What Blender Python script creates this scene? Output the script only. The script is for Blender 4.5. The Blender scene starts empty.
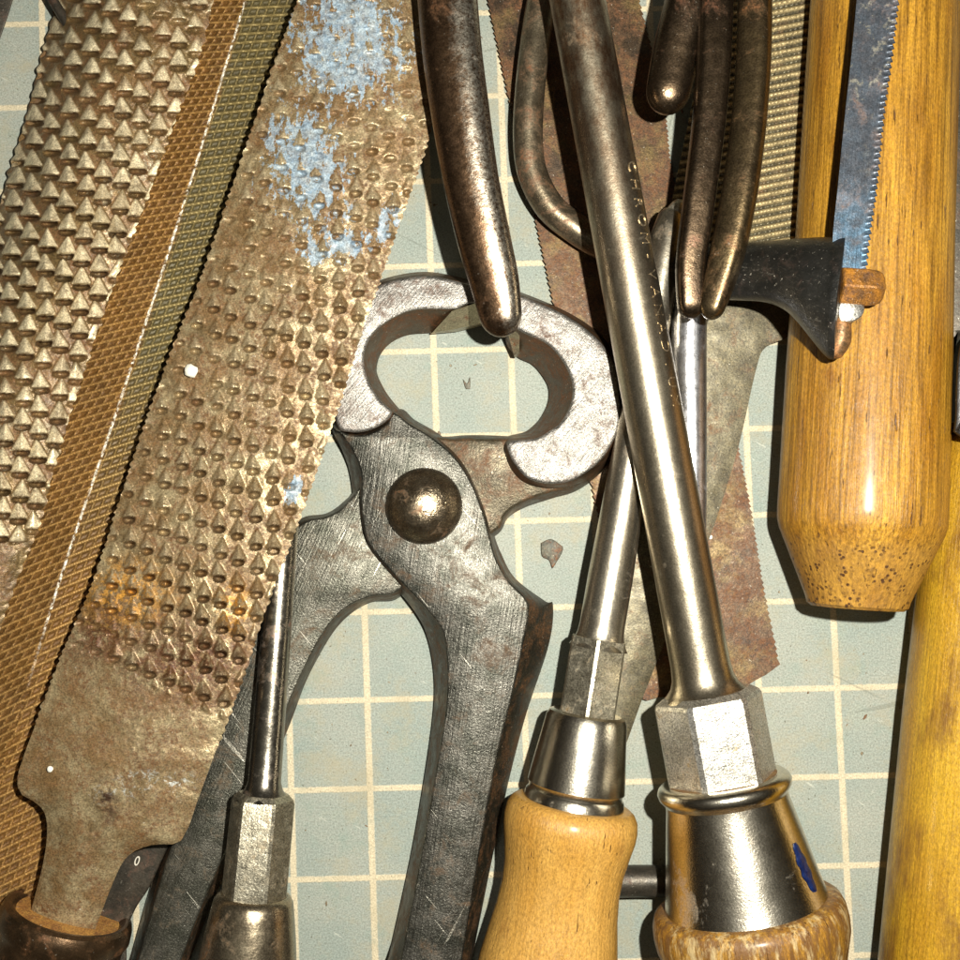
import bpy, bmesh, math, random
import numpy as np
from mathutils import Vector, Matrix
from mathutils.geometry import tessellate_polygon

# ------------------------------------------------------------------ camera, world, light
S = 0.00016            # metres per unit; the whole job is worked out in units of about one grid-line width / 5
F = 1150.0             # focal length, in units
D = 1200.0             # camera distance
T = math.radians(3.0)  # slight tilt of the hand-held camera
ct, st = math.cos(T), math.sin(T)
CAM = np.array([0.0, -D*st, D*ct])
sc = bpy.context.scene
cd = bpy.data.cameras.new('camera'); cam = bpy.data.objects.new('camera', cd); sc.collection.objects.link(cam)
cam.location = CAM*S; cam.rotation_euler = (T, 0, 0)
cd.sensor_width = 36; cd.lens = 36*F/960; cd.clip_start = 0.002; cd.clip_end = 20
sc.camera = cam
sc.view_settings.view_transform = 'Standard'; sc.view_settings.look = 'None'
sc.view_settings.gamma = 1; sc.view_settings.exposure = 0.0

w = bpy.data.worlds.new('World'); sc.world = w; w.use_nodes = True
wn = w.node_tree; bg = wn.nodes['Background']
tc = wn.nodes.new('ShaderNodeTexCoord'); sx = wn.nodes.new('ShaderNodeSeparateXYZ'); wn.links.new(tc.outputs['Generated'], sx.inputs[0])
rp = wn.nodes.new('ShaderNodeValToRGB'); wn.links.new(sx.outputs['Z'], rp.inputs[0])
e = rp.color_ramp.elements
e[0].position = 0.25; e[0].color = (0.02, 0.016, 0.011, 1)
e[1].position = 0.97; e[1].color = (0.48, 0.46, 0.39, 1)
k = e.new(0.72); k.color = (0.13, 0.11, 0.08, 1)
wn.links.new(rp.outputs[0], bg.inputs[0]); bg.inputs[1].default_value = 0.33

ld = bpy.data.lights.new('camera_flash', 'POINT'); lo = bpy.data.objects.new('camera_flash', ld); sc.collection.objects.link(lo)
ld.shadow_soft_size = 12*S; ld.energy = 3.2; ld.color = (1.0, 0.97, 0.88)
lo.location = Vector((172*S, 35*S, 1190*S)); lo.rotation_euler = (0, 0, 0)

# ------------------------------------------------------------------ helpers
rnd = random.Random(7)
def cast(x, y, z=0.0):
    """pixel (x, y) of the 960 frame -> point at height z (units). Works on arrays too."""
    x = np.asarray(x, float); y = np.asarray(y, float); z = np.asarray(z, float)
    dx = (x-480)/F; dy = -(y-480)/F
    wy = ct*dy + st; wz = st*dy - ct
    k = (z-CAM[2])/wz
    return np.stack([k*dx, CAM[1]+k*wy, z+0*k], -1)
def depth(p): return float((CAM[2]-p[2])*ct + (p[1]-CAM[1])*st)
def rad(p, r): return r*depth(p)/F
def spline(pts, step=4.0, closed=False):
    """Catmull-Rom through points (any dimension); doubled points make corners."""
    P = [np.array(p, float) for p in pts]; n = len(P); out = []
    for i in range(n if closed else n-1):
        if closed: a, b, c, d = P[(i-1) % n], P[i], P[(i+1) % n], P[(i+2) % n]
        else: a, b, c, d = P[max(i-1, 0)], P[i], P[i+1], P[min(i+2, n-1)]
        L = np.linalg.norm((c-b)[:2])
        if L < 1e-6: continue
        m = max(1, int(round(L/step)))
        for j in range(m):
            t = j/m
            out.append(0.5*((2*b)+(c-a)*t+(2*a-5*b+4*c-d)*t*t+(-a+3*b-3*c+d)*t**3))
    if not closed: out.append(P[-1])
    return np.array(out)
def mesh_obj(name, verts, faces, mat, parent=None, origin=(0, 0, 0), ang=0.0, loc=None, sharp=35, smooth=True, wear_light=None, rim=None, rim_faces=None):
    """verts in units (world); origin = object origin (units) when top-level; children take their parent's origin."""
    verts = np.asarray(verts, float)
    o0 = np.array(parent['_o'] if parent is not None else origin, float)
    me = bpy.data.meshes.new(name)
    me.from_pydata(((verts-o0)*S).tolist(), [], faces); me.update()
    if loc is None:
        c, s = math.cos(-ang), math.sin(-ang)
        loc = np.stack([verts[:, 0]*c-verts[:, 1]*s, verts[:, 0]*s+verts[:, 1]*c, verts[:, 2]], -1)
    at = me.attributes.new('loc', 'FLOAT_VECTOR', 'POINT'); at.data.foreach_set('vector', np.asarray(loc, np.float32).ravel())
    if wear_light is not None:
        aw = me.attributes.new('wear_light', 'FLOAT', 'POINT'); aw.data.foreach_set('value', np.asarray(wear_light, np.float32).ravel())
    if rim is not None:
        for p in me.polygons:
            if p.index < rim_faces: p.material_index = 1
    if smooth:
        me.polygons.foreach_set('use_smooth', [True]*len(me.polygons))
        me.set_sharp_from_angle(angle=math.radians(sharp))
    bm = bmesh.new(); bm.from_mesh(me); bmesh.ops.recalc_face_normals(bm, faces=bm.faces); bm.to_mesh(me); bm.free()
    me.materials.append(mat)
    if rim is not None: me.materials.append(rim)
    o = bpy.data.objects.new(name, me); sc.collection.objects.link(o)
    if parent is not None: o.parent = parent
    else: o.location = o0*S; o['_o'] = tuple(o0)
    return o
def thing(name, label, cat, origin, group=None):
    o = bpy.data.objects.new(name, None); sc.collection.objects.link(o); o.empty_display_size = 0.005
    o.location = np.array(origin, float)*S; o['_o'] = tuple(float(v) for v in origin)
    return tag(o, label, cat, group)
def tag(o, label, cat=None, group=None, kind=None):
    if label: o['label'] = label
    if cat: o['category'] = cat
    if group: o['group'] = group
    if kind: o['kind'] = kind
    return o
def rings_to_mesh(rings, cap0=True, cap1=True):
    n = len(rings[0]); V = np.concatenate(rings); Fc = []
    for i in range(len(rings)-1):
        a = i*n; b = a+n
        for j in range(n):
            k = (j+1) % n; Fc.append((a+j, a+k, b+k, b+j))
    def cap(ring, off, flip):
        if n <= 8: return [tuple(range(off, off+n))[::-1 if flip else 1]]
        t = tessellate_polygon([[Vector(v) for v in ring]])
        return [tuple(off+i for i in f) for f in t]
    if cap0: Fc += cap(rings[0], 0, True)
    if cap1: Fc += cap(rings[-1], (len(rings)-1)*n, False)
    return V, Fc
def lathe(name, A, B, prof, mat, parent=None, seg=56, sides=0, phase=0.0, sharp=35, squash=1.0, wob=0.0, jag=None):
    """turned body: A, B = (px, py, z) of the axis; prof = [(distance along the axis, radius)]."""
    a = cast(A[0], A[1], A[2]); b = cast(B[0], B[1], B[2]); L = math.hypot(B[0]-A[0], B[1]-A[1])
    ax = (b-a)/np.linalg.norm(b-a); side = np.cross(ax, [0, 0, 1]); side /= np.linalg.norm(side); up = np.cross(side, ax)
    n = sides*2 or seg; rings = []; locs = []
    for t, r in prof:
        c = a+(b-a)*t/L; R = rad(c, r)
        th = np.arange(n)*2*math.pi/n + math.radians(phase)
        if sides: th = (np.repeat(np.arange(sides)*360/sides, 2)+np.tile([-3.2, 3.2], sides)+phase)*math.pi/180
        wv = 1+wob*np.sin(th*2+t*0.02)
        rx = R*np.cos(th)*wv; rz = R*np.sin(th)*squash*wv
        shift = 0
        if jag is not None: shift = jag(t, th)
        rings.append(c+np.outer(rx, side)+np.outer(rz, up)+np.outer(np.ones(n)*shift, ax))
        locs.append(np.stack([rx, np.full(n, t), rz], -1))
    V, Fc = rings_to_mesh(rings)
    return mesh_obj(name, V, Fc, mat, parent, origin=tuple(a*[1, 1, 0]), loc=np.concatenate(locs), sharp=sharp)
def rounded(t0, r0, t1, r1, n=6):
    """quarter-round from (t0, r0) to (t1, r1)"""
    return [(t0+(t1-t0)*(1-math.cos(q*math.pi/2/n)), r0+(r1-r0)*math.sin(q*math.pi/2/n)) for q in range(n+1)]
def tube(name, pts, mat, parent=None, seg=28, flat=1.0, end0=False, end1=False, step=5, power=2.0, tipk=1.0, roll=0):
    """swept bar; pts = (px, py, z, r)."""
    P = spline(pts, step)
    W = cast(P[:, 0], P[:, 1], P[:, 2]); R = np.array([rad(W[i], P[i, 3]) for i in range(len(W))])
    if end1 or end0:
        W2 = list(W); R2 = list(R)
        if end1:
            d = W[-1]-W[-2]; d /= np.linalg.norm(d); r = R[-1]
            for q in range(1, 8):
                f = q/7*math.pi/2*0.985; W2.append(W[-1]+d*r*tipk*math.sin(f)); R2.append(r*math.cos(f))
        if end0:
            d = W[0]-W[1]; d /= np.linalg.norm(d); r = R[0]
            for q in range(1, 8):
                f = q/7*math.pi/2*0.985; W2.insert(0, W[0]+d*r*tipk*math.sin(f)); R2.insert(0, r*math.cos(f))
        W = np.array(W2); R = np.array(R2)
    rings = []; locs = []; dist = 0
    for i in range(len(W)):
        d = W[min(i+1, len(W)-1)]-W[max(i-1, 0)]; d /= np.linalg.norm(d)
        sd = np.cross(d, [0, 0, 1]); sd /= np.linalg.norm(sd); up = np.cross(sd, d)
        th = np.arange(seg)*2*math.pi/seg
        c, s = np.cos(th), np.sin(th)
        cx = np.sign(c)*np.abs(c)**(2/power)*R[i]; cz = np.sign(s)*np.abs(s)**(2/power)*R[i]*flat
        if roll:
            q = math.radians(roll); cx, cz = cx*math.cos(q)-cz*math.sin(q), cx*math.sin(q)+cz*math.cos(q)
        rings.append(W[i]+np.outer(cx, sd)+np.outer(cz, up))
        if i: dist += np.linalg.norm(W[i]-W[i-1])
        locs.append(np.stack([cx, np.full(seg, dist), cz], -1))
    V, Fc = rings_to_mesh(rings)
    o = W[0].copy(); o[2] = 0
    return mesh_obj(name, V, Fc, mat, parent, origin=tuple(o), loc=np.concatenate(locs), sharp=50)
def offset(P, d):
    """move a closed 2-D outline inwards by d"""
    A = np.roll(P, 1, 0); B = np.roll(P, -1, 0); t = B-A; t /= (np.linalg.norm(t, axis=1)[:, None]+1e-9)
    area = 0.5*np.sum(P[:, 0]*np.roll(P[:, 1], -1)-np.roll(P[:, 0], -1)*P[:, 1])
    nrm = np.stack([-t[:, 1], t[:, 0]], -1)*(1 if area > 0 else -1)
    return P+nrm*d
def plate(name, top, z1, z0, mat, parent=None, bot=None, e=2.0, ang=0.0, step=4.0, zf=None, dome=0.0, sharp=40, smooth_outline=True, rim=None):
    """forged plate: outline at the top, another (wider) one at the bottom; zf(x, y) lifts or tilts the whole plate."""
    Tp = spline(top, step, True) if smooth_outline else np.array(top, float)
    if bot is None: Bp = Tp.copy()
    else:
        Bs = spline(bot, step, True)
        # match the two outlines by their share of the control points
        def res(pts, n):
            Q = np.vstack([pts, pts[:1]]); l = np.r_[0, np.cumsum(np.linalg.norm(np.diff(Q, axis=0), axis=1))]
            s = np.linspace(0, l[-1], n, endpoint=False); return np.stack([np.interp(s, l, Q[:, i]) for i in (0, 1)], -1)
        n = max(len(Tp), len(Bs)); Tp = []; Bp = []
        m = len(top)
        for i in range(m):
            a, b = np.array(top[i], float), np.array(top[(i+1) % m], float); c, d = np.array(bot[i], float), np.array(bot[(i+1) % m], float)
            L = max(np.linalg.norm(b-a), np.linalg.norm(d-c)); q = max(1, int(round(L/step)))
            pa, pb = np.array(top[(i-1) % m], float), np.array(top[(i+2) % m], float); pc, pd = np.array(bot[(i-1) % m], float), np.array(bot[(i+2) % m], float)
            if L < 1e-6: continue
            cr = lambda p, a, b, n, t: 0.5*((2*a)+(b-p)*t+(2*p-5*a+4*b-n)*t*t+(-p+3*a-3*b+n)*t**3)
            for j in range(q): Tp.append(cr(pa, a, b, pb, j/q)); Bp.append(cr(pc, c, d, pd, j/q))
        Tp = np.array(Tp); Bp = np.array(Bp)
    rings2 = [(Bp, z0), (Bp+(Tp-Bp)*0.5, z0+(z1-z0)*0.5), (Tp, z1-e), (offset(Tp, e*0.35), z1-e*0.35), (offset(Tp, e), z1)]
    if dome: rings2.append((offset(Tp, e+dome), z1+dome*0.25))
    rings = []
    for P, z in rings2:
        zz = np.full(len(P), float(z))
        if zf is not None: zz = zz+zf(P[:, 0], P[:, 1])
        rings.append(cast(P[:, 0], P[:, 1], zz))
    V, Fc = rings_to_mesh(rings)
    o = rings[0].mean(0); o[2] = 0
    return mesh_obj(name, V, Fc, mat, parent, origin=tuple(o), ang=ang, sharp=sharp, rim=rim, rim_faces=2*len(rings[0]))
def strip(name, pairs, top, z0, mat, parent=None, step=1.25, ang=0.0, edge=None, sharp=60, loc_u=False):
    """long tool body: pairs of left/right points; top(x, y, u, v) -> height; edge(dist) -> jagged outline in units."""
    Q = spline(pairs, 6.0); mid = (Q[:, :2]+Q[:, 2:])/2
    l = np.r_[0, np.cumsum(np.linalg.norm(np.diff(mid, axis=0), axis=1))]
    n = int(l[-1]/step); s = np.linspace(0, l[-1], n)
    Q = np.stack([np.interp(s, l, Q[:, i]) for i in range(4)], -1)
    wd = np.linalg.norm(Q[:, 2:]-Q[:, :2], axis=1).max(); m = max(4, int(wd/step))
    Lp, Rp = Q[:, :2].copy(), Q[:, 2:].copy()
    if edge is not None:
        d = (Rp-Lp)/np.linalg.norm(Rp-Lp, axis=1)[:, None]
        lj, rj = edge(s, Lp, Rp)
    u = np.linspace(0, 1, m)
    X = Lp[:, None, 0]*(1-u)+Rp[:, None, 0]*u; Y = Lp[:, None, 1]*(1-u)+Rp[:, None, 1]*u
    if edge is not None:
        kw = np.maximum(0, 1-u*wd/5)[None]; kr = np.maximum(0, 1-(1-u)*wd/5)[None]
        X = X-(d[:, :1]*lj[:, None])*kw+(d[:, :1]*rj[:, None])*kr; Y = Y-(d[:, 1:]*lj[:, None])*kw+(d[:, 1:]*rj[:, None])*kr
    U = np.broadcast_to(u, X.shape); Vv = np.broadcast_to(s[:, None], X.shape)
    Z = top(X, Y, U, Vv); Wr = np.zeros_like(X)
    if isinstance(Z, tuple): Z, Wr = Z
    G = cast(X, Y, Z)
    zb = z0(X[:, [0, -1]], Y[:, [0, -1]]) if callable(z0) else np.full((n, 2), float(z0))
    bl = cast(X[:, 0], Y[:, 0], zb[:, 0]); br = cast(X[:, -1], Y[:, -1], zb[:, 1])
    G = np.concatenate([G, br[:, None], bl[:, None]], 1)
    k = m+2; idx = np.arange(n*k).reshape(n, k); nx = np.roll(idx, -1, 1)
    quads = np.stack([idx[:-1], nx[:-1], nx[1:], idx[1:]], -1).reshape(-1, 4).tolist()
    quads.append(tuple(idx[0].tolist())[::-1]); quads.append(tuple(idx[-1].tolist()))
    V = G.reshape(-1, 3); o = V.mean(0); o[2] = 0
    Wr = np.concatenate([Wr, np.zeros((n, 2))], 1)
    loc = None
    if loc_u:
        Uu = np.concatenate([U, np.ones((n, 1)), np.zeros((n, 1))], 1); Vs = np.concatenate([Vv, s[:, None], s[:, None]], 1)
        loc = np.stack([(Uu-0.5)*wd, Vs, V[:, 2].reshape(n, k)], -1).reshape(-1, 3)
    return mesh_obj(name, V, quads, mat, parent, origin=tuple(o), ang=ang, sharp=sharp, loc=loc, wear_light=Wr)
def vnoise(x, y, s, seed=0):
    """cheap smooth value noise for heights"""
    r = np.random.RandomState(seed).rand(64, 64); x = np.asarray(x)/s+100; y = np.asarray(y)/s+100
    xi = np.floor(x).astype(int); yi = np.floor(y).astype(int); fx = x-xi; fy = y-yi; fx = fx*fx*(3-2*fx); fy = fy*fy*(3-2*fy)
    g = lambda a, b: r[a % 64, b % 64]
    return (g(xi, yi)*(1-fx)+g(xi+1, yi)*fx)*(1-fy)+(g(xi, yi+1)*(1-fx)+g(xi+1, yi+1)*fx)*fy-0.5

# ------------------------------------------------------------------ materials
class NT:
    def __init__(s, name):
        s.m = bpy.data.materials.new(name); s.m.use_nodes = True; s.t = s.m.node_tree; s.b = s.t.nodes['Principled BSDF']
        a = s.t.nodes.new('ShaderNodeAttribute'); a.attribute_name = 'loc'; s.loc = a.outputs['Vector']
    def new(s, kind, **kw):
        n = s.t.nodes.new('ShaderNode'+kind)
        for k, v in kw.items(): setattr(n, k, v)
        return n
    def link(s, a, b): s.t.links.new(a, b)
    def map(s, scale=(1, 1, 1), rot=0, off=(0, 0, 0)):
        n = s.new('Mapping'); n.inputs['Scale'].default_value = scale; n.inputs['Location'].default_value = off
        src = s.loc
        if rot:     # turn first, then stretch
            r = s.new('Mapping'); r.inputs['Rotation'].default_value[2] = rot; s.link(src, r.inputs[0]); src = r.outputs[0]
        s.link(src, n.inputs[0]); return n.outputs[0]
    def noise(s, size, detail=4, rough=0.6, stretch=(1, 1, 1), rot=0, off=(0, 0, 0), dist=0):
        n = s.new('TexNoise'); s.link(s.map(tuple(v/size for v in stretch), rot, off), n.inputs['Vector'])
        n.inputs['Scale'].default_value = 1; n.inputs['Detail'].default_value = detail; n.inputs['Roughness'].default_value = rough; n.inputs['Distortion'].default_value = dist
        return n.outputs['Fac']
    def ramp(s, f, lo, hi, a=0.0, b=1.0):
        n = s.new('MapRange'); n.inputs[1].default_value = lo; n.inputs[2].default_value = hi; n.inputs[3].default_value = a; n.inputs[4].default_value = b
        s.link(f, n.inputs[0]); return n.outputs[0]
    def mix(s, f, a, b, mode='MIX'):
        n = s.new('Mix', data_type='RGBA', blend_type=mode)
        for v, i in ((f, 0), (a, 6), (b, 7)):
            if isinstance(v, (int, float)): n.inputs[i].default_value = v
            elif isinstance(v, tuple): n.inputs[i].default_value = (*v, 1)
            else: s.link(v, n.inputs[i])
        return n.outputs[2]
    def math(s, op, a, b=0.0):
        n = s.new('Math', operation=op)
        for v, i in ((a, 0), (b, 1)):
            if isinstance(v, (int, float)): n.inputs[i].default_value = v
            else: s.link(v, n.inputs[i])
        return n.outputs[0]
    def grain(s, col, amt, size=1.7, lo=0.25, hi=1.75, stretch=(1, 1, 1)):
        v = s.ramp(s.noise(size, 2, 0.75, stretch=stretch, off=(11, 5, 3)), 0.30, 0.70, lo, hi)
        c = s.new('CombineColor'); [s.link(v, c.inputs[i]) for i in range(3)]
        n = s.new('Mix', data_type='RGBA', blend_type='MULTIPLY'); n.inputs[0].default_value = amt; s.link(col, n.inputs[6]); s.link(c.outputs[0], n.inputs[7]); return n.outputs[2]
    def bump(s, h, dist, prev=None, strength=1.0):
        n = s.new('Bump'); n.inputs['Strength'].default_value = strength; n.inputs['Distance'].default_value = dist*S
        s.link(h, n.inputs['Height'])
        if prev is not None: s.link(prev, n.inputs['Normal'])
        return n.outputs[0]
    def out(s, col, rough, metal=0.0, normal=None, coat=0.0, spec=None):
        for v, key in ((col, 'Base Color'), (rough, 'Roughness'), (metal, 'Metallic')):
            if isinstance(v, tuple): s.b.inputs[key].default_value = (*v, 1)
            elif isinstance(v, (int, float)): s.b.inputs[key].default_value = v
            else: s.link(v, s.b.inputs[key])
        if normal is not None: s.link(normal, s.b.inputs['Normal'])
        if coat: s.b.inputs['Coat Weight'].default_value = coat; s.b.inputs['Coat Roughness'].default_value = 0.22
        if spec is not None: s.b.inputs['Specular IOR Level'].default_value = spec
        return s.m
def metal(name, c1, c2, rust=(0.16, 0.06, 0.02), amt=0.3, metallic=0.9, rough=0.38, bump=0.5, size=26, brush=None, speck=0.35, off=(0, 0, 0), pits=0.0, extra=None, rust_rough=0.7, crest=None, rvar=0.08, lump=1.0, scratch=0.0):
    """worn steel: two steel tones, rust patches, grain, optional brushing direction (angle)."""
    n = NT(name)
    col = n.mix(n.ramp(n.noise(size, 5, 0.65, off=off), 0.35, 0.65), c1, c2)
    rm = n.ramp(n.noise(size*1.3, 8, 0.72, off=(off[0]+7, 3, 1), dist=0.6), 0.62-amt*0.5, 0.74-amt*0.45)
    rm = n.math('MULTIPLY', rm, n.ramp(n.noise(4, 4, 0.7), 0.3, 0.6))
    col = n.mix(rm, col, rust)
    light = n.ramp(n.noise(3.4, 3, 0.7, off=(3, 9, 2)), 0.66, 0.74)
    col = n.mix(n.math('MULTIPLY', light, 0.5), col, (0.75, 0.68, 0.55))
    met = n.ramp(rm, 0, 1, metallic, metallic*0.35)
    rg = n.math('ADD', n.ramp(n.noise(9, 5, 0.7, off=(5, 5, 5)), 0.3, 0.7, rough-rvar, rough+rvar), n.math('MULTIPLY', rm, rust_rough-rough))
    nm = n.bump(n.noise(2.2, 3, 0.75), 0.45*bump)
    nm = n.bump(n.noise(16, 3, 0.5, off=(1, 2, 3)), 0.8*bump*lump, nm)
    if brush is not None:
        nm = n.bump(n.noise(2.2, 3, 0.6, stretch=(1, 0.035, 0.3), rot=brush, dist=0.15), 0.55*bump, nm)
    if pits:
        p = n.ramp(n.noise(7, 2, 0.5, off=(8, 1, 4)), 0.62, 0.75, 0, 1)
        nm = n.bump(n.math('MULTIPLY', p, -1.0), pits, nm); col = n.mix(n.math('MULTIPLY', p, 0.6), col, (0.03, 0.02, 0.012))
    for q, (ro, of) in enumerate(((0.5, 3), (-0.7, 31))):
        sk = n.ramp(n.noise(4.5, 2, 0.5, stretch=(1, 0.05, 1), rot=ro, off=(of, of, 0)), 0.69, 0.715, 0, scratch)
        col = n.mix(sk, col, (0.8, 0.75, 0.62)); nm = n.bump(n.math('MULTIPLY', sk, -1.0), 0.6, nm)
    if crest is not None:
        wa = n.new('Attribute'); wa.attribute_name = 'wear_light'
        col = n.mix(n.math('MULTIPLY', n.ramp(wa.outputs['Fac'], 0.15, 0.7), n.ramp(n.noise(8, 4, 0.7, off=(2, 4, 8)), 0.3, 0.55, crest[1]*0.4, crest[1])), col, crest[0])  # tooth tips lightened: worn metal plus the light they catch, put into the colour
    if extra: col, met, rg = extra(n, col, met, rg)
    col = n.grain(col, min(1, speck*2.0))
    return n.out(col, rg, met, nm)
def wood(name, c1, c2, dark=(0.07, 0.025, 0.006), streak=0.5, coat=0.35, extra=None, rough=0.42, off=(0, 0, 0), dash=0.72):
    n = NT(name)
    col = n.mix(n.ramp(n.noise(30, 4, 0.6, stretch=(1, 0.15, 1), off=off), 0.35, 0.65), c1, c2)
    g = n.noise(3.4, 5, 0.7, stretch=(1, 0.025, 1), off=off)
    col = n.mix(n.ramp(g, 0.42, 0.64, 0, streak), col, tuple(v*0.42 for v in c2))
    d = n.noise(3.2, 2, 0.5, stretch=(1, 0.11, 1), off=(4, 4, 4))
    dm = n.ramp(d, dash, dash+0.04, 0, 0.85)
    col = n.mix(dm, col, dark)
    st_ = n.ramp(n.noise(34, 6, 0.7, stretch=(1, 0.4, 1), off=(off[0]+5, 5, 5)), 0.60, 0.78, 0, 0.6)
    col = n.mix(st_, col, (c2[0]*0.45, c2[1]*0.3, c2[2]*0.3))
    col = n.grain(col, 0.6, 1.7, 0.45, 1.5, (1, 0.5, 1))
    nm = n.bump(g, 1.3); nm = n.bump(n.noise(2.4, 3, 0.7, stretch=(1, 0.5, 1)), 0.5, nm); nm = n.bump(n.math('MULTIPLY', dm, -1.0), 1.0, nm)
    rg = n.ramp(n.noise(12, 4, 0.6), 0.3, 0.7, rough-0.1, rough+0.12)
    if extra: col, rg = extra(n, col, rg)
    return n.out(col, rg, 0.0, nm, coat=coat*0.6, spec=0.35)

# ------------------------------------------------------------------ the cutting mat
def mat_material():
    n = NT('printed cutting mat')
    sep = n.new('SeparateXYZ'); n.link(n.loc, sep.inputs[0])
    def lines(a, bx, by, wdt):
        v = n.math('ADD', n.math('ADD', n.math('MULTIPLY', sep.outputs[0], bx), n.math('MULTIPLY', sep.outputs[1], by)), a+100)
        fr = n.math('ABSOLUTE', n.math('SUBTRACT', n.math('FRACT', n.math('ADD', v, 0.5)), 0.5))
        fr = n.math('ADD', fr, n.ramp(n.noise(5, 3, 0.7), 0.2, 0.8, -0.008, 0.008))
        return n.ramp(fr, wdt*0.75, wdt*1.15, 1, 0)
    lx = lines(0.540, 0.01234, 0.00045, 0.042); ly = lines(1.515, 0.00028, -0.01106, 0.034)
    ln = n.math('MAXIMUM', lx, ly)
    ln = n.math('MULTIPLY', ln, n.ramp(n.noise(40, 5, 0.7), 0.25, 0.5, 0.72, 0.95))
    base = n.mix(n.ramp(n.noise(120, 4, 0.55), 0.35, 0.65), (0.24, 0.272, 0.238), (0.305, 0.31, 0.26))
    base = n.mix(n.ramp(n.noise(45, 5, 0.7, off=(3, 1, 0)), 0.55, 0.75, 0, 0.3), base, (0.33, 0.35, 0.25))
    base = n.mix(n.ramp(n.noise(7, 2, 0.6, stretch=(1, 3, 1)), 0.4, 0.7, 0, 0.22), base, (0.26, 0.33, 0.29))
    col = n.mix(ln, base, (0.55, 0.47, 0.32))
    col = n.grain(col, 0.55, 1.8, 0.45, 1.55)
    ys = n.ramp(n.noise(70, 6, 0.75, off=(13, 2, 0)), 0.50, 0.66, 0, 0.5); col = n.mix(ys, col, (0.34, 0.29, 0.18))
    gs = n.ramp(n.noise(55, 5, 0.7, off=(21, 7, 0)), 0.55, 0.75, 0, 0.45); col = n.mix(gs, col, (0.15, 0.24, 0.20))
    fb = n.ramp(n.noise(5, 3, 0.7, stretch=(0.35, 1.6, 1), off=(7, 7, 0)), 0.62, 0.72, 0, 0.35); col = n.mix(fb, col, (0.16, 0.17, 0.12))
    sp = n.ramp(n.noise(3.4, 2, 0.6, off=(5, 5, 0)), 0.67, 0.73, 0, 0.75); col = n.mix(sp, col, (0.08, 0.07, 0.04))
    # scuffs, each a short irregular stroke
    sc_ = n.ramp(n.noise(26, 3, 0.5, stretch=(1, 6, 1), rot=0.6, off=(2, 8, 0)), 0.70, 0.73, 0, 0.35); col = n.mix(sc_, col, (0.62, 0.62, 0.52))
    br = n.ramp(n.noise(11, 5, 0.7, stretch=(1, 2, 1), rot=-0.3, off=(9, 2, 0)), 0.70, 0.78, 0, 0.6); col = n.mix(br, col, (0.30, 0.20, 0.09))
    for ro, of in ((0.25, 3), (-1.1, 17), (1.35, 41)):
        ck = n.ramp(n.noise(9, 1, 0.4, stretch=(1, 0.035, 1), rot=ro, off=(of, of, 0)), 0.77, 0.785, 0, 0.35); col = n.mix(ck, col, (0.12, 0.13, 0.10))
    nm = n.bump(n.noise(3.0, 4, 0.7), 0.25); nm = n.bump(ln, 0.25, nm)
    return n.out(col, 0.62, 0.0, nm, spec=0.25)
V = [(-1900, -1900, 0), (1900, -1900, 0), (1900, 1900, 0), (-1900, 1900, 0), (-1900, -1900, -18), (1900, -1900, -18), (1900, 1900, -18), (-1900, 1900, -18)]
tag(mesh_obj('cutting_mat', V, [(0, 1, 2, 3), (7, 6, 5, 4), (0, 4, 5, 1), (1, 5, 6, 2), (2, 6, 7, 3), (3, 7, 4, 0)], mat_material(), smooth=False),
    'pale grey green cutting mat with cream grid lines', None, None, 'structure')
M = {}
M['flake'] = metal('dark flake', (0.06, 0.06, 0.045), (0.13, 0.12, 0.085), metallic=0.2, rough=0.6, size=8)
tag(plate('metal_flake', [(541, 544), (541, 543), (551, 539), (562, 546), (563, 547), (562, 553), (553, 568), (552, 568), (549, 560), (542, 556)], 4, 0.4, M['flake'], e=0.8, step=3), 'larger kite shaped dark flake on the mat right of the rivet', 'flake')
tag(plate('metal_flake', [(463, 379), (467, 384), (470, 377), (470, 389), (466, 389)], 2.5, 0.4, M['flake'], e=0.5, step=3), 'tiny dark flake on the mat inside the pincer jaws', 'flake')

# ------------------------------------------------------------------ double toothed saw blade
def blade_extra(n, col, met, rg):
    y = n.ramp(n.noise(30, 6, 0.7, off=(2, 2, 2)), 0.50, 0.66, 0, 0.6)
    col = n.mix(y, col, (0.20, 0.14, 0.05)); return col, met, rg
M['rusty_blade'] = metal('rusty saw blade', (0.105, 0.066, 0.035), (0.035, 0.024, 0.015), rust=(0.135, 0.055, 0.018), amt=0.42, metallic=0.55, rough=0.42, size=26, speck=0.36, extra=blade_extra)
def saw_edge(pitch, amp):
    def f(s, L, R):
        fr = (s/pitch) % 1.0; j = amp*(1-fr); return j, amp*((s/pitch+0.3) % 1.0)
    return f
tag(strip('saw_blade', [(486, -14, 634, -16), (508, 90, 662, 100), (531, 195, 672, 175), (556, 310, 705, 305), (596, 500, 744, 480), (625, 635, 762, 585), (641, 696, 776, 655), (654, 697, 775, 668), (668, 697, 748, 684)],
          lambda x, y, u, v: 9+vnoise(x, y, 60, 3)*1.5, 2, M['rusty_blade'], edge=saw_edge(6.4, 2.4), step=1.2, ang=-0.2),
    'brown rusty saw blade with fine teeth along both edges', 'saw blade')

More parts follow.
